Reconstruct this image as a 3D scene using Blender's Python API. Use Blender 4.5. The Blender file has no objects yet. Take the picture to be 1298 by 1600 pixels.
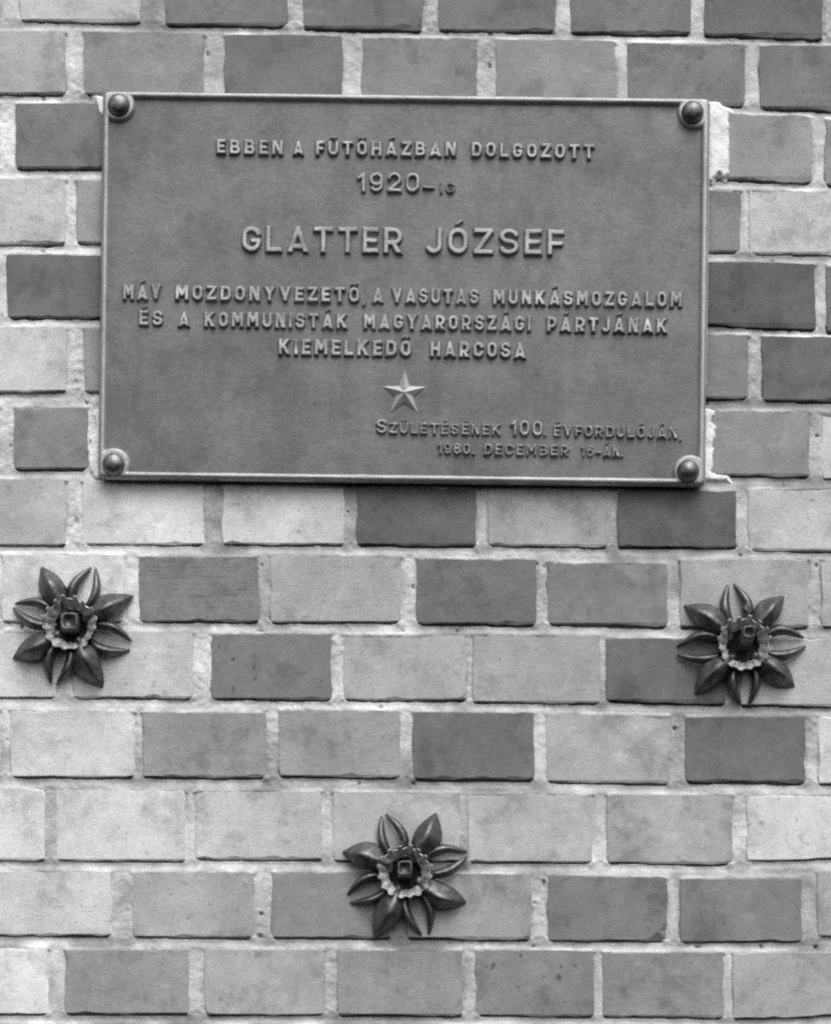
import bpy, bmesh, math, random
import numpy as np
from mathutils import Vector

scene = bpy.context.scene
COL = scene.collection
rng = random.Random(11)
nrs = np.random.RandomState(5)

# ------------------------------------------------------------------ camera
S = 0.00062            # metres of wall per unit of the brick survey
D = 2.2                # camera to wall
ZC = 2.2               # height of the picture's middle above the ground
ZCAM = 1.60            # eye height
H_IMG = 1600 * S
cam_d = bpy.data.cameras.new('camera')
cam = bpy.data.objects.new('camera', cam_d)
COL.objects.link(cam)
cam.location = (0, -D, ZCAM)
cam.rotation_euler = (math.radians(90), 0, 0)
cam_d.sensor_width = 36
cam_d.lens = 36 * D / H_IMG
cam_d.shift_y = (ZC - ZCAM) / H_IMG
cam_d.clip_start = 0.05
cam_d.clip_end = 500
scene.camera = cam

# ------------------------------------------------------------------ sky and sun (overcast, black and white film)
SUN_EL, SUN_AZ = 56.0, 14.0        # elevation, degrees to the right of the camera's back
wd = bpy.data.worlds.new('World')
scene.world = wd
wd.use_nodes = True
wn, wl = wd.node_tree.nodes, wd.node_tree.links
wn.clear()
sky = wn.new('ShaderNodeTexSky')
sky.sky_type = 'NISHITA'
sky.sun_disc = False
sky.sun_elevation = math.radians(SUN_EL)
sky.sun_rotation = math.radians(180 - SUN_AZ)
sky.air_density = 1.0
sky.dust_density = 4.0
bw = wn.new('ShaderNodeRGBToBW')
bg = wn.new('ShaderNodeBackground')
bg.inputs['Strength'].default_value = 0.11
wo = wn.new('ShaderNodeOutputWorld')
wl.new(sky.outputs[0], bw.inputs[0])
wl.new(bw.outputs[0], bg.inputs[0])
wl.new(bg.outputs[0], wo.inputs[0])

sun_d = bpy.data.lights.new('sun', 'SUN')
sun_d.energy = 0.9
sun_d.angle = math.radians(55)
sun_d.color = (1, 1, 1)
sun = bpy.data.objects.new('sun', sun_d)
COL.objects.link(sun)
el, az = math.radians(SUN_EL), math.radians(SUN_AZ)
sdir = Vector((math.sin(az) * math.cos(el), -math.cos(az) * math.cos(el), math.sin(el)))
sun.rotation_euler = (-sdir).to_track_quat('-Z', 'Y').to_euler()
sun.location = (1, -3, 6)

scene.view_settings.view_transform = 'Standard'
scene.view_settings.look = 'None'
scene.view_settings.gamma = 1
scene.view_settings.use_curve_mapping = False
scene.view_settings.exposure = 0.88
scene.render.engine = 'CYCLES'
scene.cycles.filter_width = 2.3
scene.cycles.max_bounces = 6
scene.cycles.use_denoising = False


# ------------------------------------------------------------------ helpers
def wall_pt(px, py):
    return (px - 649) * S, ZC + (800 - py) * S


def at(px, py, depth):
    """point `depth` metres in front of the wall on the sight line through survey position px, py"""
    x, z = wall_pt(px, py)
    k = (D - depth) / D
    return Vector((x * k, -depth, ZCAM + (z - ZCAM) * k))


def link(name, me, parent=None, loc=(0, 0, 0), mat=None, smooth=False):
    if mat is not None:
        me.materials.append(mat)
    if smooth:
        me.polygons.foreach_set('use_smooth', [True] * len(me.polygons))
    o = bpy.data.objects.new(name, me)
    COL.objects.link(o)
    o.location = loc
    if parent is not None:
        o.parent = parent
    return o


def empty(name, loc=(0, 0, 0), parent=None):
    o = bpy.data.objects.new(name, None)
    COL.objects.link(o)
    o.location = loc
    o.empty_display_size = 0.02
    if parent is not None:
        o.parent = parent
    return o


def tag(o, label, cat, group=None):
    o['label'] = label
    o['category'] = cat
    if group:
        o['group'] = group


def mesh_from(name, verts, faces):
    me = bpy.data.meshes.new(name)
    me.from_pydata(verts, [], faces)
    me.update()
    return me


def mesh_np(name, V, F):
    """V (n,3) floats, F (m,4) ints"""
    me = bpy.data.meshes.new(name)
    me.vertices.add(len(V))
    me.vertices.foreach_set('co', np.asarray(V, dtype=np.float32).ravel())
    me.loops.add(len(F) * 4)
    me.loops.foreach_set('vertex_index', np.asarray(F, dtype=np.int32).ravel())
    me.polygons.add(len(F))
    me.polygons.foreach_set('loop_start', np.arange(len(F), dtype=np.int32) * 4)
    me.polygons.foreach_set('loop_total', np.full(len(F), 4, dtype=np.int32))
    me.update(calc_edges=True)
    me.validate()
    return me


def vnoise(x, y, cell, seed):
    """smooth value noise in -1..1 on arrays x, y"""
    gx, gy = x / cell, y / cell
    ix, iy = np.floor(gx).astype(np.int64), np.floor(gy).astype(np.int64)
    fx, fy = gx - ix, gy - iy
    fx, fy = fx * fx * (3 - 2 * fx), fy * fy * (3 - 2 * fy)
    tab = np.random.RandomState(seed).rand(512, 512) * 2 - 1
    def T(a, b):
        return tab[a % 512, b % 512]
    a = T(ix, iy) * (1 - fx) + T(ix + 1, iy) * fx
    b = T(ix, iy + 1) * (1 - fx) + T(ix + 1, iy + 1) * fx
    return a * (1 - fy) + b * fy


def sstep(a, b, x):
    t = np.clip((x - a) / (b - a), 0, 1)
    return t * t * (3 - 2 * t)


def grid_mesh(name, X, Y, Hgt, keep, attrs=()):
    """heightfield: X right, Hgt out of the wall (to -y), Y down survey -> local -z; keep = mask of vertices used"""
    ny, nx = X.shape
    fk = keep[:-1, :-1] | keep[1:, :-1] | keep[:-1, 1:] | keep[1:, 1:]
    idx = np.arange(nx * ny).reshape(ny, nx)
    F = np.stack([idx[:-1, :-1][fk], idx[1:, :-1][fk], idx[1:, 1:][fk], idx[:-1, 1:][fk]], 1)
    used, inv = np.unique(F, return_inverse=True)
    V = np.stack([X.ravel()[used], -Hgt.ravel()[used], -Y.ravel()[used]], 1)
    me = mesh_np(name, V, inv.reshape(F.shape))
    for nm, A in attrs:
        a = me.attributes.new(nm, 'FLOAT', 'POINT')
        a.data.foreach_set('value', A.ravel()[used].astype(np.float32))
    return me


# ------------------------------------------------------------------ materials
class NT:
    def __init__(self, name):
        self.m = bpy.data.materials.new(name)
        self.m.use_nodes = True
        self.n, self.l = self.m.node_tree.nodes, self.m.node_tree.links
        self.b = self.n['Principled BSDF']

    def put(self, sock, v):
        if isinstance(v, bpy.types.NodeSocket):
            self.l.new(v, sock)
        else:
            sock.default_value = v

    def math(self, op, a, b=0.0, clamp=False):
        n = self.n.new('ShaderNodeMath')
        n.operation = op
        n.use_clamp = clamp
        self.put(n.inputs[0], a)
        self.put(n.inputs[1], b)
        return n.outputs[0]

    def attr(self, name):
        n = self.n.new('ShaderNodeAttribute')
        n.attribute_name = name
        return n.outputs['Fac']

    def coord(self, seed=None, scale=(1, 1, 1)):
        t = self.n.new('ShaderNodeTexCoord').outputs['Object']
        if seed is not None:
            c = self.n.new('ShaderNodeCombineXYZ')
            self.put(c.inputs[0], self.math('MULTIPLY', seed, 13.1))
            self.put(c.inputs[1], self.math('MULTIPLY', seed, 7.7))
            self.put(c.inputs[2], self.math('MULTIPLY', seed, 3.3))
            v = self.n.new('ShaderNodeVectorMath')
            v.operation = 'ADD'
            self.l.new(t, v.inputs[0])
            self.l.new(c.outputs[0], v.inputs[1])
            t = v.outputs[0]
        if scale != (1, 1, 1):
            v = self.n.new('ShaderNodeVectorMath')
            v.operation = 'MULTIPLY'
            self.l.new(t, v.inputs[0])
            v.inputs[1].default_value = scale
            t = v.outputs[0]
        return t

    def noise(self, vec, scale, detail=2.0, rough=0.5):
        n = self.n.new('ShaderNodeTexNoise')
        self.l.new(vec, n.inputs['Vector'])
        n.inputs['Scale'].default_value = scale
        n.inputs['Detail'].default_value = detail
        n.inputs['Roughness'].default_value = rough
        return n.outputs['Fac']

    def remap(self, v, a, b, c, d):
        n = self.n.new('ShaderNodeMapRange')
        n.clamp = True
        n.interpolation_type = 'SMOOTHSTEP'
        self.put(n.inputs[0], v)
        for i, q in enumerate((a, b, c, d)):
            self.put(n.inputs[i + 1], q)
        return n.outputs[0]

    def grey(self, v):
        c = self.n.new('ShaderNodeCombineColor')
        for i in range(3):
            self.l.new(v, c.inputs[i])
        self.l.new(c.outputs[0], self.b.inputs['Base Color'])

    def bump(self, h, strength, dist):
        n = self.n.new('ShaderNodeBump')
        n.inputs['Strength'].default_value = strength
        n.inputs['Distance'].default_value = dist
        self.l.new(h, n.inputs['Height'])
        self.l.new(n.outputs[0], self.b.inputs['Normal'])


def brick_material():
    t = NT('fired_brick')
    seed, tone, streak, pits = t.attr('seed'), t.attr('tone'), t.attr('streak'), t.attr('pits')
    v = t.coord(seed)
    vs = t.coord(seed, (1, 1, 13))
    big = t.noise(v, 13, 4, .6)
    mid = t.noise(v, 60, 4, .6)
    grain = t.noise(v, 1100, 2, .7)
    line = t.noise(vs, 42, 4, .65)
    f = t.remap(big, .28, .72, .85, 1.14)
    f = t.math('MULTIPLY', f, t.remap(mid, .28, .72, .93, 1.06))
    f = t.math('MULTIPLY', f, t.remap(grain, .25, .75, .80, 1.20))
    pin = t.noise(v, 620, 1, .5)
    f = t.math('MULTIPLY', f, t.remap(pin, .66, .74, 1.0, .62))
    fine = t.noise(t.coord(seed, (1, 1, 9)), 170, 3, .6)
    f = t.math('MULTIPLY', f, t.remap(fine, .3, .7, .91, 1.08))
    ld = t.remap(line, .30, .46, 1.0, 0.0)           # drag marks of the cutting wire
    amt = t.math('ADD', t.math('MULTIPLY', streak, .42), .05)
    f = t.math('MULTIPLY', f, t.math('SUBTRACT', 1.0, t.math('MULTIPLY', ld, amt)))
    p = t.noise(v, 210, 1, .4)
    pm = t.remap(p, .745, .80, 0.0, .8)               # burnt specks
    p2 = t.remap(t.noise(v, 95, 1, .3), .70, .74, 0.0, 1.0)
    pm2 = t.math('MULTIPLY', p2, pits)
    spots = t.math('MULTIPLY', t.math('ADD', pm, pm2, True), .5)
    f = t.math('MULTIPLY', f, t.math('SUBTRACT', 1.0, spots))
    paleness = t.math('MULTIPLY', t.remap(t.noise(v, 34, 4, .7), .60, .78, 0.0, 1.0), t.math('MULTIPLY', tone, .5))   # thin lime film
    soot = t.remap(t.noise(v, 24, 5, .72), .50, .66, 0.0, .26)         # soot and water marks
    f = t.math('MULTIPLY', f, t.math('SUBTRACT', 1.0, soot))
    pale = t.remap(t.noise(t.coord(seed, (1, 1, 2.2)), 31, 5, .7), .56, .70, 0.0, .20)
    f = t.math('MULTIPLY', f, t.math('ADD', 1.04, pale))
    base = t.math('MULTIPLY', tone, f)
    base = t.math('ADD', base, t.math('MULTIPLY', paleness, t.math('SUBTRACT', .62, base)))
    t.grey(base)
    t.b.inputs['Roughness'].default_value = .86
    t.b.inputs['Specular IOR Level'].default_value = .3
    h = t.math('ADD', t.math('MULTIPLY', grain, .35), t.math('ADD', t.math('MULTIPLY', mid, .7), t.math('MULTIPLY', fine, .7)))
    h = t.math('SUBTRACT', h, t.math('MULTIPLY', ld, t.math('MULTIPLY', streak, .6)))
    h = t.math('SUBTRACT', h, t.math('MULTIPLY', spots, .8))
    t.bump(h, .45, .0007)
    return t.m


def mortar_material():
    t = NT('lime_mortar')
    v = t.coord()
    paleness = t.attr('paleness')  # lime bloom plus the light painted into the joint colour
    f = t.remap(t.noise(v, 9, 3, .6), .3, .7, .80, 1.16)
    f = t.math('MULTIPLY', f, t.remap(t.noise(v, 70, 4, .7), .3, .72, .86, 1.12))
    g = t.noise(v, 700, 3, .75)
    f = t.math('MULTIPLY', f, t.remap(g, .3, .7, .88, 1.12))
    b = t.math('MULTIPLY', f, t.math('ADD', .27, t.math('MULTIPLY', paleness, .36)))
    t.grey(b)
    t.b.inputs['Roughness'].default_value = .95
    t.b.inputs['Specular IOR Level'].default_value = .15
    t.bump(t.math('ADD', g, t.noise(v, 260, 3, .6)), .7, .0008)
    return t.m


def plaster_material():
    t = NT('white_plaster')
    v = t.coord()
    g = t.noise(v, 500, 3, .7)
    f = t.math('MULTIPLY', t.remap(g, .3, .7, .9, 1.05), t.remap(t.noise(v, 60, 3, .6), .3, .7, .88, 1.06))
    t.grey(t.math('MULTIPLY', f, .84))
    t.b.inputs['Roughness'].default_value = .95
    t.bump(g, .6, .0008)
    return t.m


def plaque_material(name, base, rough, metal, wear):
    t = NT(name)
    v = t.coord()
    vs = t.coord(None, (1, 1, 2.6))
    big = t.noise(v, 11, 6, .68)
    streak = t.noise(vs, 130, 5, .75)
    grain = t.noise(v, 1300, 2, .7)
    f = t.remap(big, .3, .7, 1 - wear, 1 + wear)
    f = t.math('MULTIPLY', f, t.remap(streak, .25, .75, 1 - .8 * wear, 1 + .8 * wear))
    run = t.noise(t.coord(None, (1, 1, .10)), 55, 4, .6)       # rain runs
    f = t.math('MULTIPLY', f, t.remap(run, .32, .68, 1 - .3 * wear, 1 + .25 * wear))
    blot = t.noise(v, 38, 5, .7)
    f = t.math('MULTIPLY', f, t.remap(blot, .34, .50, 1 - 1.1 * wear, 1.0))
    f = t.math('MULTIPLY', f, t.remap(grain, .25, .75, .70, 1.30))
    f = t.math('MULTIPLY', f, t.remap(t.noise(t.coord(None, (1, 1, 3)), 420, 3, .7), .3, .7, .84, 1.16))
    t.grey(t.math('MULTIPLY', f, base))
    t.b.inputs['Metallic'].default_value = metal
    r = t.remap(t.noise(v, 30, 4, .6), .3, .7, rough - .06, rough + .08)
    t.l.new(r, t.b.inputs['Roughness'])
    h = t.math('ADD', t.math('MULTIPLY', grain, .5), streak)
    t.bump(h, .25, .0005)
    return t.m


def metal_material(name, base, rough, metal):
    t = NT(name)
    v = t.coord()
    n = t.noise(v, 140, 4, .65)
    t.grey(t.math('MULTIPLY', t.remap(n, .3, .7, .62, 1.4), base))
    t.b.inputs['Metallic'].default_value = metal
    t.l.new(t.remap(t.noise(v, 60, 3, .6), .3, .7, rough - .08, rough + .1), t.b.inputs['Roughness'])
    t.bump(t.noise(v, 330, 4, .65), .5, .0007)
    return t.m


M_BRICK = brick_material()
M_MORTAR = mortar_material()
M_PLASTER = plaster_material()
M_PLATE = plaque_material('cast_plate', .132, .52, .5, .16)
M_RAISED = plaque_material('cast_raised', .27, .45, .55, .10)
M_RIM = plaque_material('cast_rim', .34, .46, .5, .12)
M_RIVET = metal_material('rivet_metal', .20, .42, .95)
M_FLOWER = metal_material('flower_paint', .150, .50, 1.0)
M_CUP = metal_material('galvanised_sheet', .50, .45, .45)
M_BUD = metal_material('bud_paint', .11, .5, .85)
M_SOCKET = metal_material('socket_shade', .010, .7, .0)  # near-black colour paints in the shade of the deep hollow

# ------------------------------------------------------------------ the brick wall
# rows: (left, right, top at left, top at right, bottom at left, bottom at right, grey seen, extras)
ROWS = [
    [(-180, 0, -69, -69, 30, 31, 150), (32, 220, -69, -67, 31, 35, 172), (257, 449, -65, -62, 37, 40, 112), (474, 660, -60, -55, 41, 47, 106),
     (684, 868, -54, -52, 46, 48, 104), (891, 1079, -50, -48, 50, 51, 112), (1099, 1284, -46, -40, 53, 60, 96), (1301, 1490, -38, -34, 60, 62, 100)],
    [(-85, 103, 47, 49, 145, 146, 150), (132, 319, 49, 53, 146, 149, 128), (351, 535, 54, 56, 150, 152, 104), (565, 746, 57, 60, 153, 156, 122),
     (774, 961, 61, 65, 156, 160, 128), (980, 1164, 66, 69, 161, 164, 112), (1186, 1375, 70, 73, 167, 174, 108)],
    [(-190, 0, 160, 160, 261, 261, 150), (25, 214, 161, 163, 261, 263, 106), (239, 428, 163, 166, 263, 266, 120), (452, 640, 166, 169, 266, 270, 110), (662, 850, 169, 172, 270, 273, 120),
     (872, 1060, 172, 175, 273, 277, 120), (1084, 1268, 176, 183, 277, 284, 134), (1288, 1476, 186, 190, 287, 292, 136)],
    [(-85, 103, 278, 280, 379, 381, 172), (120, 308, 281, 284, 378, 380, 142), (330, 518, 285, 288, 381, 384, 120), (540, 728, 288, 291, 384, 388, 120),
     (750, 938, 291, 294, 388, 391, 120), (966, 1157, 295, 297, 391, 393, 118), (1170, 1358, 296, 301, 394, 399, 172)],
    [(-190, -6, 397, 397, 494, 494, 150), (11, 200, 397, 399, 495, 495, 94), (222, 410, 399, 402, 495, 498, 120), (432, 620, 402, 405, 498, 501, 120),
     (642, 830, 405, 407, 501, 503, 120), (852, 1062, 407, 407, 503, 506, 110), (1084, 1273, 408, 413, 506, 515, 88), (1290, 1478, 416, 420, 517, 520, 104)],
    [(-85, 104, 510, 512, 611, 611, 172), (132, 320, 512, 514, 611, 613, 132), (342, 530, 514, 516, 613, 615, 120), (552, 740, 516, 518, 615, 617, 120),
     (762, 950, 518, 520, 617, 619, 120), (980, 1168, 521, 523, 620, 622, 116), (1190, 1378, 525, 529, 625, 629, 98)],
    [(-168, 0, 635, 635, 731, 731, 160), (22, 138, 636, 636, 731, 732, 118), (160, 345, 636, 637, 732, 733, 120), (368, 556, 637, 638, 733, 735, 120),
     (578, 766, 638, 639, 735, 737, 120), (790, 978, 640, 641, 737, 740, 120), (1104, 1264, 642, 643, 741, 744, 128), (1000, 1083, 641, 642, 740, 741, 120), (1284, 1470, 645, 649, 747, 750, 176)],
    [(-85, 103, 748, 750, 851, 851, 152), (130, 319, 752, 755, 849, 850, 204), (348, 538, 757, 760, 849, 850, 198), (557, 743, 761, 763, 850, 852, 96),
     (762, 948, 764, 766, 851, 854, 150), (965, 1150, 766, 767, 854, 855, 90), (1168, 1356, 765, 764, 858, 862, 166)],
    [(-205, -14, 864, 865, 970, 970, 190), (3, 195, 866, 867, 970, 971, 196), (217, 404, 869, 871, 970, 971, 116, 'streak'), (422, 627, 867, 869, 971, 970, 156), (651, 838, 873, 875, 973, 976, 104),
     (855, 1042, 879, 881, 974, 978, 118), (1062, 1262, 874, 873, 978, 979, 146), (1282, 1470, 877, 879, 979, 981, 156)],
    [(-98, 90, 988, 987, 1089, 1089, 194), (115, 302, 986, 988, 1089, 1090, 166), (330, 518, 990, 990, 1091, 1093, 108, 'pits'), (536, 728, 991, 992, 1092, 1093, 152),
     (738, 937, 991, 993, 1096, 1098, 146), (946, 1133, 997, 998, 1094, 1100, 96), (1156, 1344, 998, 999, 1101, 1103, 154)],
    [(-195, 0, 1108, 1108, 1212, 1212, 200), (17, 210, 1109, 1112, 1213, 1213, 192), (223, 416, 1113, 1113, 1213, 1215, 134), (436, 625, 1109, 1111, 1212, 1215, 138), (645, 834, 1112, 1114, 1216, 1218, 102),
     (852, 1047, 1115, 1118, 1220, 1224, 152), (1070, 1257, 1120, 1120, 1220, 1223, 100), (1278, 1466, 1119, 1120, 1224, 1224, 196)],
    [(-118, 71, 1231, 1232, 1342, 1343, 200), (88, 290, 1233, 1235, 1343, 1345, 198), (305, 503, 1236, 1236, 1341, 1343, 174), (520, 718, 1237, 1239, 1344, 1345, 160),
     (731, 926, 1241, 1242, 1346, 1347, 160), (948, 1144, 1241, 1242, 1347, 1350, 150), (1166, 1354, 1244, 1242, 1344, 1339, 200)],
    [(-15, 175, 1361, 1362, 1460, 1462, 180), (207, 397, 1363, 1363, 1463, 1465, 150), (425, 612, 1362, 1364, 1464, 1465, 122), (636, 829, 1365, 1367, 1465, 1468, 138),
     (856, 1042, 1367, 1372, 1469, 1470, 112, 'chip_br'), (1062, 1252, 1373, 1372, 1471, 1470, 114), (1276, 1466, 1362, 1358, 1462, 1455, 150)],
    [(-118, 76, 1480, 1481, 1584, 1584, 218), (102, 295, 1484, 1485, 1583, 1584, 130), (319, 507, 1483, 1484, 1585, 1585, 148), (527, 722, 1485, 1485, 1585, 1586, 128),
     (742, 928, 1484, 1486, 1586, 1588, 120, 'pits'), (940, 1130, 1488, 1488, 1587, 1590, 126), (1144, 1334, 1488, 1486, 1591, 1584, 148)],
    [(-15, 180, 1600, 1601, 1700, 1700, 180), (205, 398, 1601, 1602, 1700, 1701, 140), (424, 615, 1602, 1602, 1701, 1702, 130), (637, 826, 1602, 1603, 1702, 1703, 140),
     (850, 1040, 1603, 1604, 1703, 1704, 120), (1060, 1250, 1606, 1605, 1705, 1704, 130), (1274, 1465, 1602, 1600, 1702, 1700, 140)],
]
ALL = []          # (row index, brick tuple, in_view)
for r, row in enumerate(ROWS):
    row = sorted(row)
    for b in row:
        hid = 165 < b[0] and b[1] < 1092 and b[2] > 150 and b[5] < 742
        seen = b[1] > 0 and b[0] < 1298 and max(b[4], b[5]) > 0 and min(b[2], b[3]) < 1598 and not hid
        ALL.append((r, b, seen))
    for sgn in (-1, 1):
        e = row[0] if sgn < 0 else row[-1]
        x = e[0] if sgn < 0 else e[1]
        yt, yb = (e[2], e[4]) if sgn < 0 else (e[3], e[5])
        while -1000 < x < 2300:
            g, w = rng.uniform(17, 25), rng.uniform(184, 193)
            x0, x1 = (x - g - w, x - g) if sgn < 0 else (x + g, x + g + w)
            ALL.append((r, (x0, x1, yt, yt, yb, yb, rng.choice([100, 115, 130, 150, 170, 190])), False))
            x = x0 if sgn < 0 else x1
for r, y in [(-k, -69 - 117 * k) for k in range(1, 7)] + [(14 + k, 1603 + 118 * k) for k in range(1, 7)]:
    x = -1000 - 106 * (r % 2)
    while x < 2300:
        w = rng.uniform(184, 193)
        tl, tr = 0.011 * (x - 649) * (1 if r < 0 else 0), 0.011 * (x + w - 649) * (1 if r < 0 else 0)
        ALL.append((r, (x, x + w, y + tl, y + tr, y + 99 + tl, y + 99 + tr, rng.choice([100, 115, 130, 150, 170])), False))
        x += w + rng.uniform(17, 25)


def tone_of(g, x=600):
    g = g * 1.09 + 1 + 6 * float(sstep(330, 0, np.float64(x)))      # brighter light towards the left, put into the tone
    g = g if g < 185 else 185 + (g - 185) * .6
    return min((g / 255.0) ** 2.2, .86)


def brick_geometry(b, seed, step=15.0):
    """irregular brick: returns verts (survey units relative to its middle, depth in metres) and faces"""
    q = random.Random(seed)
    x0, x1, tl, tr, bl, br = b[:6]
    flag = b[7] if len(b) > 7 else ''
    cx, cy = (x0 + x1) / 2, (tl + tr + bl + br) / 4
    nx, ny = max(4, int((x1 - x0) / step)), max(3, int((bl - tl) / step))
    pts = []
    rc = q.uniform(2.0, 4.0)
    wob = [q.uniform(0, 6.28) for _ in range(4)]
    def edge(xa, ya, xb, yb, n, nxv, nyv, ph, amp):
        for i in range(n):
            f = i / n
            j = q.gauss(0, .55 * amp) + .8 * amp * math.sin(f * 7 + ph)
            if i == 0:
                j = -rc * .5
            pts.append((xa + (xb - xa) * f + nxv * j + (q.uniform(-2, 2) if 0 < i else 0) * abs(nyv),
                        ya + (yb - ya) * f + nyv * j + (q.uniform(-2, 2) if 0 < i else 0) * abs(nxv)))
    edge(x0, tl, x1, tr, nx, 0, -1, wob[0], 1.0)
    edge(x1, tr, x1, br, ny, 1, 0, wob[1], 1.2)
    edge(x1, br, x0, bl, nx, 0, 1, wob[2], 1.1)
    edge(x0, bl, x0, tl, ny, -1, 0, wob[3], 1.2)
    n = len(pts)
    off = q.uniform(-.0008, .0008)
    tx, tz = q.gauss(0, .0045), q.gauss(0, .006)
    corners = {0: 1, nx: 1, nx + ny: 1, 2 * nx + ny: 1}
    V = []
    def put(px, py, dep):
        lx, lz = (px - cx) * S, (cy - py) * S
        V.append((lx, dep + off + lx * tx + lz * tz, lz))
    rings = []
    chips = {}
    for i in range(n):
        if q.random() < .09:
            chips[i] = q.uniform(1, 3.6)
    for ring in range(3):
        for i, (px, py) in enumerate(pts):
            # inward offset by clamping to a shrunken box
            ins = 1.1 + chips.get(i, 0)
            if flag == 'chip_br' and math.hypot(px - x1, py - br) < 26:
                ins += 11
            ix = min(max(px, x0 + ins), x1 - ins)
            iy = min(max(py, tl + ins), bl - ins)
            if i in corners:
                ix = min(max(px, x0 + ins + 1), x1 - ins - 1)
            if ring == 0:
                put(ix, iy, 0.0)
            elif ring == 1:
                dp = .0008 + chips.get(i, 0) * .0004
                if flag == 'chip_br' and math.hypot(px - x1, py - br) < 26:
                    dp += .003
                put(px, py, dp)
            else:
                put(px, py, .075)
    F = [tuple(range(n))[::-1]]
    for k in (0, 1):
        for i in range(n):
            j = (i + 1) % n
            F.append((k * n + i, k * n + j, (k + 1) * n + j, (k + 1) * n + i))
    return V, F, (cx, cy)


def set_attrs(me, tone, seed, streak, pits):
    n = len(me.vertices)
    for nm, val in (('tone', tone), ('seed', seed), ('streak', streak), ('pits', pits)):
        a = me.attributes.new(nm, 'FLOAT', 'POINT')
        a.data.foreach_set('value', np.broadcast_to(np.asarray(val, dtype=np.float32), (n,)).copy())


def fix_normals(me):
    bm = bmesh.new()
    bm.from_mesh(me)
    bmesh.ops.recalc_face_normals(bm, faces=bm.faces)
    bm.to_mesh(me)
    bm.free()


wall = empty('brick_wall', (0, 0, ZC))
tag(wall, 'grey brick wall laid in header courses with pale mortar behind the plaque', 'wall')

SV, SF, ST, SS = [], [], [], []
for k, (r, b, seen) in enumerate(ALL):
    V, F, (cx, cy) = brick_geometry(b, 1000 + k, 15.0 if seen else 60.0)
    flag = b[7] if len(b) > 7 else ''
    sd = rng.uniform(0, 10)
    if seen:
        me = mesh_from('brick', V, F)
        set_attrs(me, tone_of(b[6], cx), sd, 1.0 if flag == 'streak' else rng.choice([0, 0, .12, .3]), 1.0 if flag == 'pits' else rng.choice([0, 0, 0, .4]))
        fix_normals(me)
        X, Z = wall_pt(cx, cy)
        link('brick', me, wall, (X, 0, Z - ZC), M_BRICK)
    else:
        o = len(SV)
        X, Z = (cx - 649) * S, (800 - cy) * S
        SV += [(x + X, y, z + Z) for x, y, z in V]
        SF += [tuple(i + o for i in f) for f in F]
        ST += [tone_of(b[6])] * len(V)
        SS += [sd] * len(V)
me = mesh_from('brickwork', SV, SF)
set_attrs(me, ST, SS, 0.0, 0.0)
fix_normals(me)
o = link('brickwork', me, wall, (0, 0, 0), M_BRICK)
o['kind'] = 'stuff'

# mortar: a relief sheet between the bricks, raked out under each brick, struck flush on the course below
st = 2.0
gx, gy = np.arange(-120, 1420, st), np.arange(-110, 1712, st)
X, Y = np.meshgrid(gx, gy)
SD = np.full(X.shape, 99.0)
SLIT = np.zeros(X.shape)
VERT = np.zeros(X.shape)
TOPE = np.zeros(X.shape)
wobx = vnoise(X, Y, 26, 1) * 1.0 + vnoise(X, Y, 9, 2) * .7
gap = .5 + .5 * vnoise(X, Y * 0 + np.round(Y / 118) * 400, 55, 3)          # how far each joint is raked out
for r, b, seen in ALL:
    x0, x1, tl, tr, bl, br = b[:6]
    i0, i1 = np.searchsorted(gx, [x0 - 45, x1 + 45])
    j0, j1 = np.searchsorted(gy, [min(tl, tr) - 45, max(bl, br) + 45])
    if i1 <= i0 or j1 <= j0:
        continue
    sl = (slice(j0, j1), slice(i0, i1))
    x, y = X[sl], Y[sl]
    f = (x - x0) / (x1 - x0)
    yt, yb = tl + (tr - tl) * f, bl + (br - bl) * f
    dx = np.maximum(x0 - x, x - x1)
    dy = np.maximum(yt - y, y - yb)
    d = np.where((dx > 0) & (dy > 0), np.hypot(np.maximum(dx, 0), np.maximum(dy, 0)), np.maximum(dx, dy))
    SD[sl] = np.minimum(SD[sl], d)
    VERT[sl] = np.maximum(VERT[sl], (dx > -6) & (dx < 26) & (dy < -3))
    TOPE[sl] = np.maximum(TOPE[sl], np.exp(-((yt - y - 1.0) / 3.2) ** 2) * (dx < 0))
    s = y - yb
    inn = sstep(1, 9, np.minimum(x - x0, x1 - x) + wobx[sl] * 3)
    kb = .5 + .5 * math.sin(x0 * 1.7 + r * 2.3)
    wdt = 1.2 + 2.2 * gap[sl] * (.4 + .6 * kb) + .8 * kb + .7 * wobx[sl]
    prof = np.maximum(1 - sstep(wdt * .6, wdt * 1.25 + 1, s), .24 * (1 - sstep(wdt + 3, 16, s))) * (s > -8)
    SLIT[sl] = np.maximum(SLIT[sl], inn * prof)
n1, n2, n3 = vnoise(X, Y, 24, 11), vnoise(X, Y, 8, 12), vnoise(X, Y, 3.5, 13)
dpos = np.maximum(SD, 0)
patch = sstep(-.5, .6, vnoise(X, Y, 110, 16))
Hm = -1.4 + .6 * n1 + (.30 + .3 * patch) * n2 + (.10 + .30 * patch) * n3
Hm += (1 - VERT) * 1.1 * np.exp(-(dpos / 5.0) ** 2)
Hm += VERT * (.5 - 1.7 * sstep(-.4, .5, vnoise(X, Y, 60, 14)) * np.exp(-((dpos - 1) / 2.4) ** 2))
Hm -= SLIT * (8.5 + 1.5 * n1)
Hm += .45 * vnoise(X, Y, 34, 15)
Hm -= np.maximum(-SD, 0) * .24
hole = sstep(.86, .97, vnoise(X, Y, 17, 21)) * sstep(2, 6, SD)               # small lost pieces
Hm -= hole * 4.5
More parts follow.
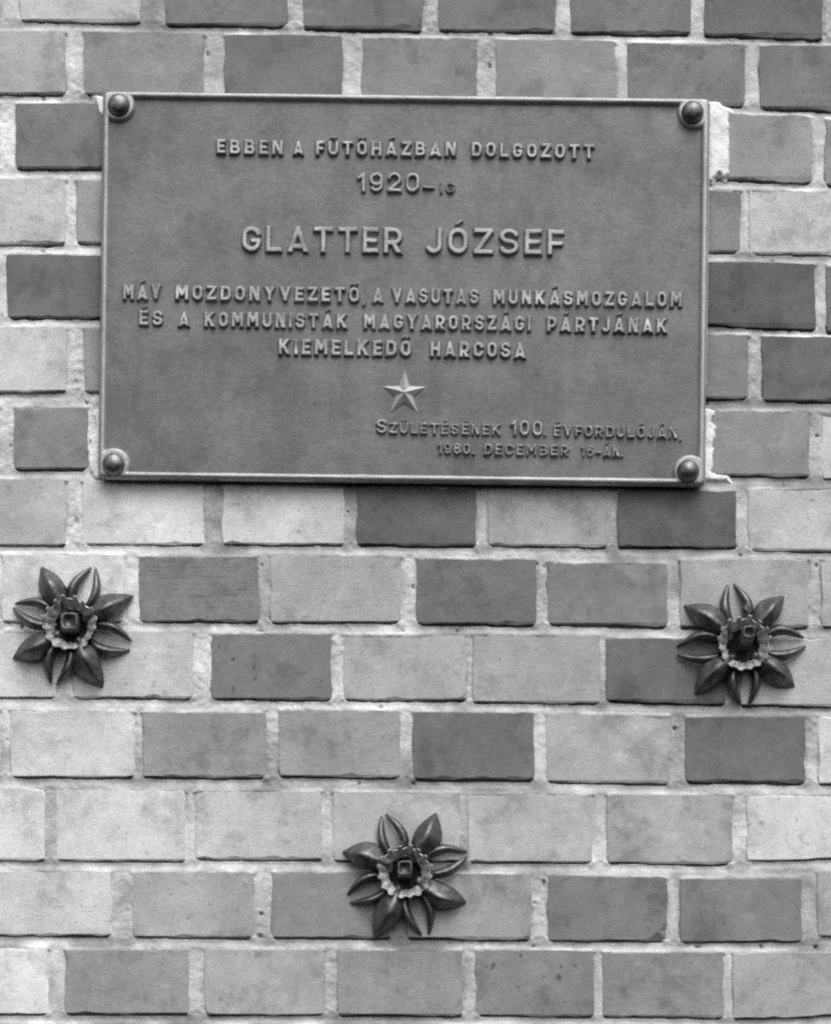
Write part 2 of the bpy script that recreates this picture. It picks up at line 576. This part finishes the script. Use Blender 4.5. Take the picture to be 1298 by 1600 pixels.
# lime bloom and painted light of the joints: paler where salts came out and where fresh lime was smeared on the course below
bloom_light = np.clip(.42 + .28 * vnoise(X, Y, 340, 31) + .40 * vnoise(X, Y, 70, 32) + .24 * vnoise(X, Y, 20, 33) + .30 * sstep(300, 40, X) + .22 * VERT  # left ramp and upright joints: stronger light painted into the colour
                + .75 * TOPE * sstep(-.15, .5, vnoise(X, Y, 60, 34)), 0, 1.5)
me = grid_mesh('mortar', (X - 649) * S, (Y - 800) * S, Hm * .001, SD > -7, [('paleness', bloom_light)])
me.polygons.foreach_set('use_smooth', [True] * len(me.polygons))
link('mortar', me, wall, (0, 0, 0), M_MORTAR)
# plain mortar outside the surveyed window
x0, x1, y0, y1 = -118, 1416, -108, 1708
V, F = [], []
for (a0, a1, b0, b1) in ((-1300, 2600, -1000, y0), (-1300, 2600, y1, 2500), (-1300, x0, y0, y1), (x1, 2600, y0, y1)):
    o = len(V)
    V += [((a0 - 649) * S, .002, (800 - b1) * S), ((a1 - 649) * S, .002, (800 - b1) * S), ((a1 - 649) * S, .002, (800 - b0) * S), ((a0 - 649) * S, .002, (800 - b0) * S)]
    F.append((o, o + 1, o + 2, o + 3))
me = mesh_from('outer_mortar', V, F)
a = me.attributes.new('paleness', 'FLOAT', 'POINT')
a.data.foreach_set('value', np.full(len(V), .5, dtype=np.float32))
link('outer_mortar', me, wall, (0, 0, 0), M_MORTAR)


# white plaster pressed in along the plaque's sides
def poly_sdf(X, Y, P):
    d = np.full(X.shape, 1e9)
    inside = np.zeros(X.shape, bool)
    n = len(P)
    for i in range(n):
        (xa, ya), (xb, yb) = P[i], P[(i + 1) % n]
        ex, ey = xb - xa, yb - ya
        t = np.clip(((X - xa) * ex + (Y - ya) * ey) / (ex * ex + ey * ey + 1e-9), 0, 1)
        d = np.minimum(d, np.hypot(X - xa - t * ex, Y - ya - t * ey))
        c = ((ya > Y) != (yb > Y)) & (X < (xb - xa) * (Y - ya) / (yb - ya + 1e-12) + xa)
        inside ^= c
    return np.where(inside, -d, d)


def smear(name, P, seed, thick, rag):
    xs, ys = [p[0] for p in P], [p[1] for p in P]
    X, Y = np.meshgrid(np.arange(min(xs) - 8, max(xs) + 8, 1.3), np.arange(min(ys) - 8, max(ys) + 8, 1.3))
    d = poly_sdf(X, Y, P) + rag * (vnoise(X, Y, 9, seed) * 2.0 + vnoise(X, Y, 4, seed + 1) * 1.0)
    h = -2.0 + (2.0 + thick) * sstep(1.5, -3.5, d) + (vnoise(X, Y, 18, seed + 2) * .7 + vnoise(X, Y, 6, seed + 3) * .25 + vnoise(X, Y, 3, seed + 4) * .08) * sstep(1, -3, d)
    cx, cy = sum(xs) / len(xs), sum(ys) / len(ys)
    me = grid_mesh(name, (X - cx) * S, (Y - cy) * S, h * .001, d < 2.0)
    link(name, me, wall, ((cx - 649) * S, 0, (800 - cy) * S), M_PLASTER, True)


smear('plaster_smear', [(1094, 156), (1124, 160), (1128, 168), (1144, 172), (1139, 180), (1140, 240), (1137, 262), (1141, 272), (1132, 281), (1122, 272), (1112, 284), (1094, 286)], 50, 2.6, 1.1)
smear('plaster_smear', [(1094, 636), (1112, 640), (1118, 642), (1112, 660), (1119, 668), (1115, 690), (1112, 738), (1136, 744), (1140, 753), (1094, 752)], 60, 1.9, 1.1)
smear('plaster_smear', [(172, 640), (147, 641), (149, 678), (139, 684), (137, 722), (139, 735), (149, 748), (172, 748)], 70, 1.9, 1.1)
smear('plaster_smear', [(176, 150), (146, 149), (150, 160), (154, 176), (162, 184), (178, 186)], 80, 1.4, .6)

# ------------------------------------------------------------------ the plaque
TH = math.radians(0.72)
PW, PH = 946.0, 604.0
FACE = .0105                                     # plate face in front of the wall
RIMH = .0046
pc = at(631.0, 449.0, FACE + RIMH)
plaque = empty('memorial_plaque', pc + Vector((0, FACE + RIMH, 0)))
plaque.rotation_euler = (0, TH, 0)
tag(plaque, 'cast metal memorial plaque with raised Hungarian lettering, star and four corner rivets', 'plaque')
KS = S * (D - FACE - RIMH) / D                    # survey unit at the plaque's distance


def to_plaque(px, py):
    """survey position -> plaque units, origin at its middle, y down"""
    dx, dy = px - 631.0, py - 449.0
    return dx * math.cos(TH) + dy * math.sin(TH), -dx * math.sin(TH) + dy * math.cos(TH)


# plate: a thin slab with rounded corners
def rounded(w, h, r, n=6):
    P = []
    for cx, cy, a0 in ((w - r, -h + r, -90), (w - r, h - r, 0), (-w + r, h - r, 90), (-w + r, -h + r, 180)):
        for i in range(n + 1):
            a = math.radians(a0 + 90 * i / n)
            P.append((cx + r * math.cos(a), cy + r * math.sin(a)))
    return P


P = rounded(PW / 2 - .6, PH / 2 - .6, 8)
n = len(P)
V = [(x * KS, -FACE, -y * KS) for x, y in P] + [(x * KS, .001, -y * KS) for x, y in P]
F = [tuple(range(n)), tuple(range(2 * n - 1, n - 1, -1))] + [(i, i + n, (i + 1) % n + n, (i + 1) % n) for i in range(n)]
me = mesh_from('plate', V, F)
fix_normals(me)
link('plate', me, plaque, (0, 0, 0), M_PLATE)

# raised rim with round lobes at the corners
gx, gy = np.arange(-PW / 2 - 3, PW / 2 + 4, 1.25), np.arange(-PH / 2 - 3, PH / 2 + 4, 1.25)
X, Y = np.meshgrid(gx, gy)
qx, qy = np.abs(X) - (PW / 2 - 8), np.abs(Y) - (PH / 2 - 8)
outer = np.hypot(np.maximum(qx, 0), np.maximum(qy, 0)) + np.minimum(np.maximum(qx, qy), 0) - 8
band = -outer - 10.0
lobe = np.hypot(np.abs(X) - (PW / 2 - 23), np.abs(Y) - (PH / 2 - 21)) - 26.0
inner = np.minimum(band, lobe)
sd = np.maximum(outer, inner)
sd = sd + .35 * vnoise(X, Y, 30, 41)
rr = 1 - np.clip((.6 - sd) / 5.6, 0, 1)
h = RIMH * np.sqrt(np.clip(1 - rr ** 2.2, 0, 1)) - .0004 * sstep(-.2, 1.4, sd) + .00012 * vnoise(X, Y, 22, 42)
me = grid_mesh('rim', X * KS, Y * KS, h + FACE, sd < 1.2)
link('rim', me, plaque, (0, 0, 0), M_RIM, True)

# rivets
def dome(name, px, py, parent, fl=1.0):
    dr = random.Random(int(px))
    u, v = to_plaque(px, py)
    prof = [(17.2, 0), (17.4, .0022), (16.6, .0045), (14.6, .0068), (11.6, .0086), (8, .0098), (4, .0105)]
    seg = 28
    V, F = [], []
    for r_, z_ in prof:
        for i in range(seg):
            a = 2 * math.pi * i / seg
            V.append((r_ * KS * math.cos(a) * (1 + dr.gauss(0, .008)), -z_ * fl + dr.gauss(0, .00012), r_ * KS * math.sin(a) * (1 + dr.gauss(0, .008))))
    V.append((0, -.0107 * fl, 0))
    for k in range(len(prof) - 1):
        for i in range(seg):
            j = (i + 1) % seg
            F.append((k * seg + i, k * seg + j, (k + 1) * seg + j, (k + 1) * seg + i))
    k = len(prof) - 1
    for i in range(seg):
        F.append((k * seg + i, k * seg + (i + 1) % seg, len(V) - 1))
    me = mesh_from(name, V, F)
    fix_normals(me)
    link(name, me, parent, (u * KS, -FACE - RIMH + .0004, -v * KS), M_RIVET, True)


for px, py, fl in ((186, 165, .9), (1081, 177, 1.05), (178, 726, 1.0), (1074, 737, 1.15)):
    dome('rivet', px, py, plaque, fl)


# ------------------------------------------------------------------ lettering: strokes -> distance field -> cast relief
def arc(cx, cy, rx, ry, a0, a1, n=12):
    return [(cx + rx * math.cos(math.radians(a0 + (a1 - a0) * i / n)), cy + ry * math.sin(math.radians(a0 + (a1 - a0) * i / n))) for i in range(n + 1)]


WID = {'I': .30, 'M': .88, 'A': .84, 'Á': .84, 'V': .82, 'Y': .82, 'J': .62, 'Í': .22, '1': .44, '.': .28, ',': .24, '-': .62, 'L': .64, 'E': .64, 'É': .64,
       'F': .62, 'K': .80, 'T': .76, 'N': .76, 'U': .74, 'Ü': .74, 'Ű': .74, 'S': .72, 'Z': .72}


def glyph(c, t):
    """strokes in a box w by 1, y up; returns w, clipped strokes, free strokes"""
    w = WID.get(c, .74)
    l, r, b, T, h = t / 2, w - t / 2, t / 2, 1 - t / 2, .5
    mx, e = w / 2, .4
    rx = (r - l) / 2
    ry = min(rx * 1.05, (T - b) / 2)
    fr = []
    base = {'Á': 'A', 'É': 'E', 'Ó': 'O', 'Ő': 'O', 'Ű': 'U', 'Ü': 'U', 'Í': 'I'}.get(c, c)
    if c in 'ÁÉÓÍ':
        fr.append([(mx - .04, 1.14), (mx + .12, 1.25)])
    elif c in 'ŐŰ':
        fr += [[(mx - .18, 1.13), (mx - .09, 1.22)], [(mx + .07, 1.13), (mx + .16, 1.22)]]
    elif c == 'Ü':
        fr += [[(mx - .17, 1.17), (mx - .15, 1.17)], [(mx + .15, 1.17), (mx + .17, 1.17)]]
    c = base
    s = []
    if c == 'A':
        s = [[(l - .04, -.15), (mx, T + .02), (r + .04, -.15)], [(l + .15, .24), (r - .15, .24)]]
    elif c == 'B':
        u = (T - h) / 2
        s = [[(l, -e), (l, 1 + e)], [(l, T), (r - u - .04, T)] + arc(r - u - .04, h + u, u, u, 90, -90) + [(l, h)],
             [(l, h)] + arc(r - u, b + u, u, u, 90, -90) + [(l, b)]]
    elif c == 'C':
        s = [arc(mx, T - ry, rx, ry, 12, 180) + arc(mx, b + ry, rx, ry, 180, 348)]
    elif c == 'D':
        s = [[(l, -e), (l, 1 + e)], [(l, T), (r - ry, T)] + arc(r - ry, T - ry, ry, ry, 90, 0) + arc(r - ry, b + ry, ry, ry, 0, -90) + [(l, b)]]
    elif c == 'E':
        s = [[(l, -e), (l, 1 + e)], [(l, T), (w + e, T)], [(l, h), (r - .04, h)], [(l, b), (w + e, b)]]
    elif c == 'F':
        s = [[(l, -e), (l, 1 + e)], [(l, T), (w + e, T)], [(l, .46), (r - .04, .46)]]
    elif c == 'G':
        s = [arc(mx, T - ry, rx, ry, 18, 180) + arc(mx, b + ry, rx, ry, 180, 360) + [(r, .44)], [(r, .44), (mx + .06, .44)]]
    elif c == 'H':
        s = [[(l, -e), (l, 1 + e)], [(r, -e), (r, 1 + e)], [(l, h), (r, h)]]
    elif c == 'I':
        s = [[(mx, -e), (mx, 1 + e)]]
    elif c == 'J':
        q = min(rx, .26)
        s = [[(r, 1 + e), (r, b + q)] + arc(r - q, b + q, q, q, 0, -155)]
    elif c == 'K':
        s = [[(l, -e), (l, 1 + e)], [(l, .36), (r + .06, 1.10)], [(l + .2, .52), (r + .08, -.14)]]
    elif c == 'L':
        s = [[(l, 1 + e), (l, -e)], [(l, b), (w + e, b)]]
    elif c == 'M':
        s = [[(l, -e), (l, 1 + e)], [(r, -e), (r, 1 + e)], [(l, 1.06), (mx, .38), (r, 1.06)]]
    elif c == 'N':
        s = [[(l, -e), (l, 1 + e)], [(r, -e), (r, 1 + e)], [(l - .02, 1.08), (r + .02, -.08)]]
    elif c in 'O0':
        o_ = arc(mx, T - ry, rx, ry, 0, 180) + arc(mx, b + ry, rx, ry, 180, 360)
        s = [o_ + [o_[0]]]
    elif c == 'P':
        u = .25
        s = [[(l, -e), (l, 1 + e)], [(l, T), (r - u, T)] + arc(r - u, T - u, u, u, 90, -90) + [(l, T - 2 * u)]]
    elif c == 'R':
        u = .24
        s = [[(l, -e), (l, 1 + e)], [(l, T), (r - u, T)] + arc(r - u, T - u, u, u, 90, -90) + [(l, T - 2 * u)], [(mx, T - 2 * u), (r + .06, -.14)]]
    elif c == 'S':
        u = (T - b) / 4
        s = [arc(mx, T - u, rx, u, 15, 270, 16) + arc(mx, b + u, rx, u, 90, -165, 16)]
    elif c == 'T':
        s = [[(mx, -e), (mx, T)], [(-e, T), (w + e, T)]]
    elif c == 'U':
        s = [[(l, 1 + e)] + arc(mx, b + ry, rx, ry, 180, 360) + [(r, 1 + e)]]
    elif c == 'V':
        s = [[(l - .04, 1.15), (mx, b - .02), (r + .04, 1.15)]]
    elif c == 'Y':
        s = [[(l - .06, 1.14), (mx, .46), (r + .06, 1.14)], [(mx, .46), (mx, -e)]]
    elif c == 'Z':
        s = [[(-e, T), (w + e, T)], [(-e, b), (w + e, b)], [(r, T), (l, b)]]
    elif c == '1':
        s = [[(r, -e), (r, 1 + e)], [(r, T), (l - .03, .70)]]
    elif c == '2':
        u = .25
        s = [arc(mx, T - u, rx, u, 170, -35) + [(l, b)], [(l, b), (w + e, b)]]
    elif c == '5':
        s = [[(r, T), (l + .03, T), (l, .55)] + arc(mx, b + .24, rx, .26, 120, -150)]
    elif c == '6':
        s = [arc(mx, b + .25, rx, .25, 0, 360, 20), [(l, b + .25)] + arc(mx, T - .28, rx, .28, 180, 40)]
    elif c == '9':
        s = [arc(mx, T - .25, rx, .25, 0, 360, 20), [(r, T - .25)] + arc(mx, b + .28, rx, .28, 0, -140)]
    elif c == '8':
        s = [arc(mx, T - .20, rx * .9, .20, 0, 360, 18), arc(mx, b + .235, rx, .235, 0, 360, 18)]
    elif c == '.':
        s = [[(mx - .01, b), (mx + .01, b)]]
    elif c == ',':
        fr = [[(mx + .02, b), (mx - .03, -.1)]]
    elif c == '-':
        s = [[(.02, .38), (w - .02, .38)]]
    return w, s, fr


def seg_sdf(X, Y, strokes):
    d = np.full(X.shape, 1e9)
    for P in strokes:
        for (xa, ya), (xb, yb) in zip(P[:-1], P[1:]):
            ex, ey = xb - xa, yb - ya
            t = np.clip(((X - xa) * ex + (Y - ya) * ey) / (ex * ex + ey * ey + 1e-12), 0, 1)
            d = np.minimum(d, np.hypot(X - xa - t * ex, Y - ya - t * ey))
    return d


LH = .0040


def letter(c, u, v, sx, cap, t, parent, lh=1.0, soft=0.0):
    """c with its lower left corner at plaque units u, v"""
    w, s, fr = glyph(c, t)
    stp = .72
    m = 3.0
    X, Y = np.meshgrid(np.arange(-m, w * sx + m, stp), np.arange(-m - cap * .2, cap * 1.42 + m, stp))   # units, y up
    big = 1e6
    d = np.full(X.shape, big)
    sc = lambda P: [(a * sx, b * cap) for a, b in P]
    hw = t * cap / 2
    if s:
        d = seg_sdf(X, Y, [sc(P) for P in s]) - hw
        d = np.maximum(d, np.maximum(np.maximum(-X, X - w * sx), np.maximum(-Y, Y - cap)))
    if fr:
        d = np.minimum(d, seg_sdf(X, Y, [sc(P) for P in fr]) - hw * .62)
    d = d + .40 * vnoise(X + u, Y + v, 6, 91) + .2 * vnoise(X + u, Y + v, 2.5, 92)
    h = LH * lh * (1 + .25 * vnoise(X + u, Y + v, 24, 93)) * sstep(.9 + soft, -2.0, d) - .0003 * sstep(0, 1.2 + soft, d)
    me = grid_mesh('letter', X * KS, -Y * KS, h, d < 1.0 + soft)
    link('letter', me, parent, (u * KS, 0, -v * KS), M_RAISED, True)


def line(words, t=.295, lh=1.0, soft=.15):
    """words: (text, left, right, baseline y at left, baseline y at right, cap)"""
    e = empty('inscription_line', (0, -FACE, 0), plaque)
    for text, xa, xb, ya, yb, cap in words:
        gp = .15
        tot = sum(WID.get(c, .74) for c in text) + gp * (len(text) - 1)
        sx = (xb - xa) / tot
        x = xa
        for c in text:
            u, v = to_plaque(x, ya + (yb - ya) * ((x - xa) / max(xb - xa, 1)))
            letter(c, u, v, sx, cap, t, e, lh, soft)
            x += (WID.get(c, .74) + gp) * sx
    return e


line([('EBBEN', 337, 443, 240, 242, 24.5), ('A', 457, 475, 242, 242, 24.5), ('FŰTŐHÁZBAN', 492, 713, 242.5, 244.5, 24.5), ('DOLGOZOTT', 735, 929, 245, 248, 24.5)])
line([('1920', 557, 656, 299, 300, 32), ('-', 660, 679, 300, 300, 22), ('IG', 686, 711, 301, 301, 18)], .22)
line([('GLATTER', 377, 629, 393, 396, 42), ('JÓZSEF', 663, 882, 396, 399, 42)], .22)
line([('MÁV', 191, 252, 468, 468, 25), ('MOZDONYVEZETŐ,', 273, 572, 468.5, 473, 25), ('A', 580, 600, 473, 473, 25), ('VASUTAS', 611, 748, 473.5, 475.5, 25),
      ('MUNKÁSMOZGALOM', 769, 1066, 476, 480, 25)])
line([('ÉS', 216, 255, 508, 509, 25), ('A', 277, 297, 510, 510, 25), ('KOMMUNISTÁK', 318, 543, 510.5, 513.5, 25), ('MAGYARORSZÁGI', 567, 830, 514, 517.5, 25),
      ('PÁRTJÁNAK', 853, 1043, 518, 521, 25)])
line([('KIEMELKEDŐ', 434, 643, 554, 557, 26), ('HARCOSA', 671, 822, 557.5, 560, 26)])
line([('S', 587, 605, 677, 677, 24), ('ZÜLETÉSÉNEK', 607, 783, 677, 680, 18.5), ('100', 797, 848, 680, 681, 25), ('.', 849, 854, 681, 681, 20), ('ÉVFORDULÓJÁN,', 864, 1066, 681.5, 685.5, 19)], .25, .95, .3)
line([('1980.', 683, 742, 709, 710.5, 18.5), ('DECEMBER', 755, 889, 710.5, 712.5, 18.5), ('16-ÁN.', 907, 974, 713, 714.5, 18.5)], .25, .95, .3)

# five-pointed star with folded arms
u, v = to_plaque(631.5, 613)
V, F = [(0, -.0058, 0)], []
for i in range(10):
    a = math.radians(90 + 36 * i)
    rr = (37.0 if i % 2 == 0 else 14.2) * KS
    V.append((rr * math.cos(a), -.0002 if i % 2 == 0 else -.0012, rr * math.sin(a)))
for i in range(10):
    V.append((V[i + 1][0] * 1.02, .0006, V[i + 1][2] * 1.02))
for i in range(10):
    j = (i + 1) % 10
    F.append((0, 1 + i, 1 + j))
    F.append((1 + i, 11 + i, 11 + j, 1 + j))
me = mesh_from('star', V, F)
fix_normals(me)
link('star', me, plaque, (u * KS, -FACE, -v * KS), M_RIM)


# ------------------------------------------------------------------ flowers
def leaf_mesh(name, rows, closed_tip=True):
    """rows of points -> quad sheet"""
    V = [p for r_ in rows for p in r_]
    n_ = len(rows[0])
    F = []
    for i in range(len(rows) - 1):
        for j in range(n_ - 1):
            a_ = i * n_ + j
            F.append((a_, a_ + 1, a_ + n_ + 1, a_ + n_))
    return mesh_from(name, V, F)


def petal(length, half, seed, lift):
    """broad leaf of sheet metal along +z (local), folded to a ridge towards -y"""
    q = random.Random(seed)
    nu, nv = 20, 14
    r0, L, Wd = 20 * S, length * S, half * S
    tw, bend, skew = q.uniform(-.22, .22), q.uniform(-.16, .16), q.uniform(-.28, .28)
    ph = q.uniform(0, 6)
    rows = []
    for i in range(nu + 1):
        f = i / nu
        wv = (math.sin(math.pi * f ** .95) ** .85) if 0 < f < 1 else 0.0
        wv = max(wv, .40 * (1 - f / .4) if f < .4 else 0.0, .02)
        wv *= 1 + .05 * math.sin(9 * f + ph)
        base = lift + .0060 * math.sin(math.pi * min(1, f * 1.05)) - .004 * f * f
        row = []
        for j in range(nv + 1):
            g = -1 + 2 * j / nv
            gs = (g - skew) / (1 - skew if g > skew else 1 + skew)
            prof = (1 - abs(gs) ** 1.15) * .0125 * (wv ** .9)
            x = g * Wd * wv + bend * L * math.sin(math.pi * f) * .5
            row.append((x, -(base + prof) - tw * x * f + .0004 * math.sin(14 * f + 5 * g + ph), r0 + (L - r0) * f))
        rows.append(row)
    return leaf_mesh('petal', rows)


def blade(length, side, seed, lift):
    """slim bowed leaf, one of a pair left and right of an open gap"""
    q = random.Random(seed)
    nu, nv = 20, 8
    r0, L = 22 * S, length * S
    out, tip, hw = q.uniform(12.5, 17), q.uniform(2, 8), q.uniform(5.6, 7.8)
    tw, ph = q.uniform(-.15, .15), q.uniform(0, 6)
    rows = []
    for i in range(nu + 1):
        f = i / nu
        cx = side * (6 * (1 - f) + out * math.sin(math.pi * f ** .95) * .85 + tip * f) * S
        wv = (math.sin(math.pi * f ** .9) ** .75) if 0 < f < 1 else 0.0
        wv = max(wv, .6 * (1 - f / .4) if f < .4 else 0.0, .05)
        base = lift + .0045 * math.sin(math.pi * min(1, f * 1.02)) - .002 * f * f
        row = []
        for j in range(nv + 1):
            g = -1 + 2 * j / nv
            prof = (1 - abs(g) ** 1.3) * .0062 * wv
            x = g * hw * S * wv
            row.append((cx + x, -(base + prof) - tw * x + .0003 * math.sin(11 * f + ph), r0 + (L - r0) * f))
        rows.append(row)
    return leaf_mesh('narrow_petal', rows)


def flower(px, py, petals, bud, seed, label, peg):
    q = random.Random(seed)
    loc = at(px, py, .012) + Vector((0, .012, 0))
    root = empty('metal_flower', loc)
    tag(root, label, 'metal flower', 'dark metal flowers fixed to the wall below the plaque')
    for k, (ang, ln, kind) in enumerate(petals):
        if kind == 'R':
            blades = [('petal', petal(ln, q.uniform(17.5, 21), seed * 31 + k, .0045))]
        else:
            blades = [('narrow_petal', blade(ln * q.uniform(.95, 1.0), sd_, seed * 57 + k * 2 + sd_, q.uniform(.0022, .0045))) for sd_ in (-1, 1)]
        for nm, me in blades:
            o = link(nm, me, root, (0, 0, 0), M_FLOWER, True)
            o.rotation_euler = (0, math.radians(ang), 0)
            md = o.modifiers.new('thickness', 'SOLIDIFY')
            md.thickness = .0011
            md.offset = 1
    # toothed cup: sixteen folded tabs round a dark socket, leaning out towards the viewer
    V, F = [], []
    NP = 16
    ring = []
    for k in range(NP):
        a0 = 2 * math.pi * (k + .5 + q.uniform(-.10, .10)) / NP
        up, ro = q.uniform(-.0012, .0012), q.uniform(-1.8, 1.6)
        for g, ridge in ((-.66, 0), (-.36, .9), (0, 1.0), (.36, .9), (.66, 0)):
            ring.append((a0 + g * math.pi / NP, ridge, up, ro))
    nr = len(ring)
    for lev in range(4):
        f = lev / 3
        for a, rd, up, ro in ring:
            rr = 26 + (15.5 + ro) * f - (1 - rd) * 3.5 * f
            zz = .0085 + (.0150 + up) * f ** .8 - (1 - rd) * .0055 * min(1, f * 2)
            V.append((rr * S * math.sin(a), -zz, rr * S * math.cos(a)))
    for lev in range(3):
        for i in range(nr):
            j = (i + 1) % nr
            F.append((lev * nr + i, lev * nr + j, (lev + 1) * nr + j, (lev + 1) * nr + i))
    o = link('toothed_cup', mesh_from('toothed_cup', V, F), root, (0, 0, 0), M_CUP)
    md = o.modifiers.new('thickness', 'SOLIDIFY')
    md.thickness = .0010
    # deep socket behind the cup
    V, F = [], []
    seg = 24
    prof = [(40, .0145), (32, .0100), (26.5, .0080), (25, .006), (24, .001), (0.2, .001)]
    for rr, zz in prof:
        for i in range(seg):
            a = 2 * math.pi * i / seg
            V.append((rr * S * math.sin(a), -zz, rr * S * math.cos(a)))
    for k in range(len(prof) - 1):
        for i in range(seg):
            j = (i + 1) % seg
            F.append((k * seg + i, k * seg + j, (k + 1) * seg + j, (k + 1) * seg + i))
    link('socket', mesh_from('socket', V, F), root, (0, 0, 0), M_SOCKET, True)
    # bud: a squarish stub standing out of the socket
    bx, bz, ln, hw = bud
    V, F = [], []
    secs = [(0, 1.0), (.3, 1.05), (.75, 1.1), (.95, 1.06), (1.0, .94), (.98, .74), (.80, .62)]
    m = 12
    for f, g in secs:
        for i in range(m):
            a = 2 * math.pi * (i + .5) / m
            ca, sa = math.cos(a), math.sin(a)
            sq = hw * g * S / max(abs(ca), abs(sa)) ** .7
            V.append((ca * sq + bx * f * S, -.003 - ln * f, sa * sq + bz * f * S + q.uniform(-.3, .3) * S))
    for k in range(len(secs) - 1):
        for i in range(m):
            j = (i + 1) % m
            F.append((k * m + i, k * m + j, (k + 1) * m + j, (k + 1) * m + i))
    F.append(tuple(range((len(secs) - 1) * m, len(secs) * m)))
    me = mesh_from('bud', V, F)
    fix_normals(me)
    link('bud', me, root, (0, 0, 0), M_BUD, True)
    # hanging peg above the cup
    V, F = [], []
    m = 14
    for f, g in ((0, 1), (.85, 1), (1, .7)):
        for i in range(m):
            a = 2 * math.pi * i / m
            V.append((peg[0] * S + 7 * g * S * math.cos(a), -.013 * f, peg[1] * S + 7 * g * S * math.sin(a)))
    for k in range(2):
        for i in range(m):
            j = (i + 1) % m
            F.append((k * m + i, k * m + j, (k + 1) * m + j, (k + 1) * m + i))
    F.append(tuple(range(2 * m, 3 * m)))
    me = mesh_from('peg', V, F)
    fix_normals(me)
    link('peg', me, root, (0, 0, 0), M_BUD)
    return root


flower(111, 977, [(-27, 105, 'R'), (19, 100, 'B'), (62, 106, 'R'), (107, 99, 'B'), (153, 103, 'R'), (199, 95, 'B'), (243, 103, 'R'), (290, 98, 'B')],
       (0, 3, .020, 13), 3, 'dark metal flower with pleated cup at the left edge of the wall', (-14, 58))
flower(1161, 1008, [(-9, 103, 'B'), (39, 102, 'R'), (86, 99, 'B'), (127, 101, 'R'), (177, 93, 'B'), (225, 102, 'R'), (267, 102, 'B'), (306, 110, 'R')],
       (4, 14, .030, 9), 4, 'dark metal flower with pleated cup below the right end of the plaque', (6, 58))
flower(632.5, 1364, [(-20, 98, 'B'), (27, 106, 'R'), (72, 103, 'B'), (115, 104, 'R'), (162, 101, 'B'), (206, 109, 'R'), (247, 98, 'B'), (290, 102, 'R')],
       (0, 6, .021, 11), 5, 'dark metal flower with pleated cup lowest on the wall, below the other two', (-2, 46))
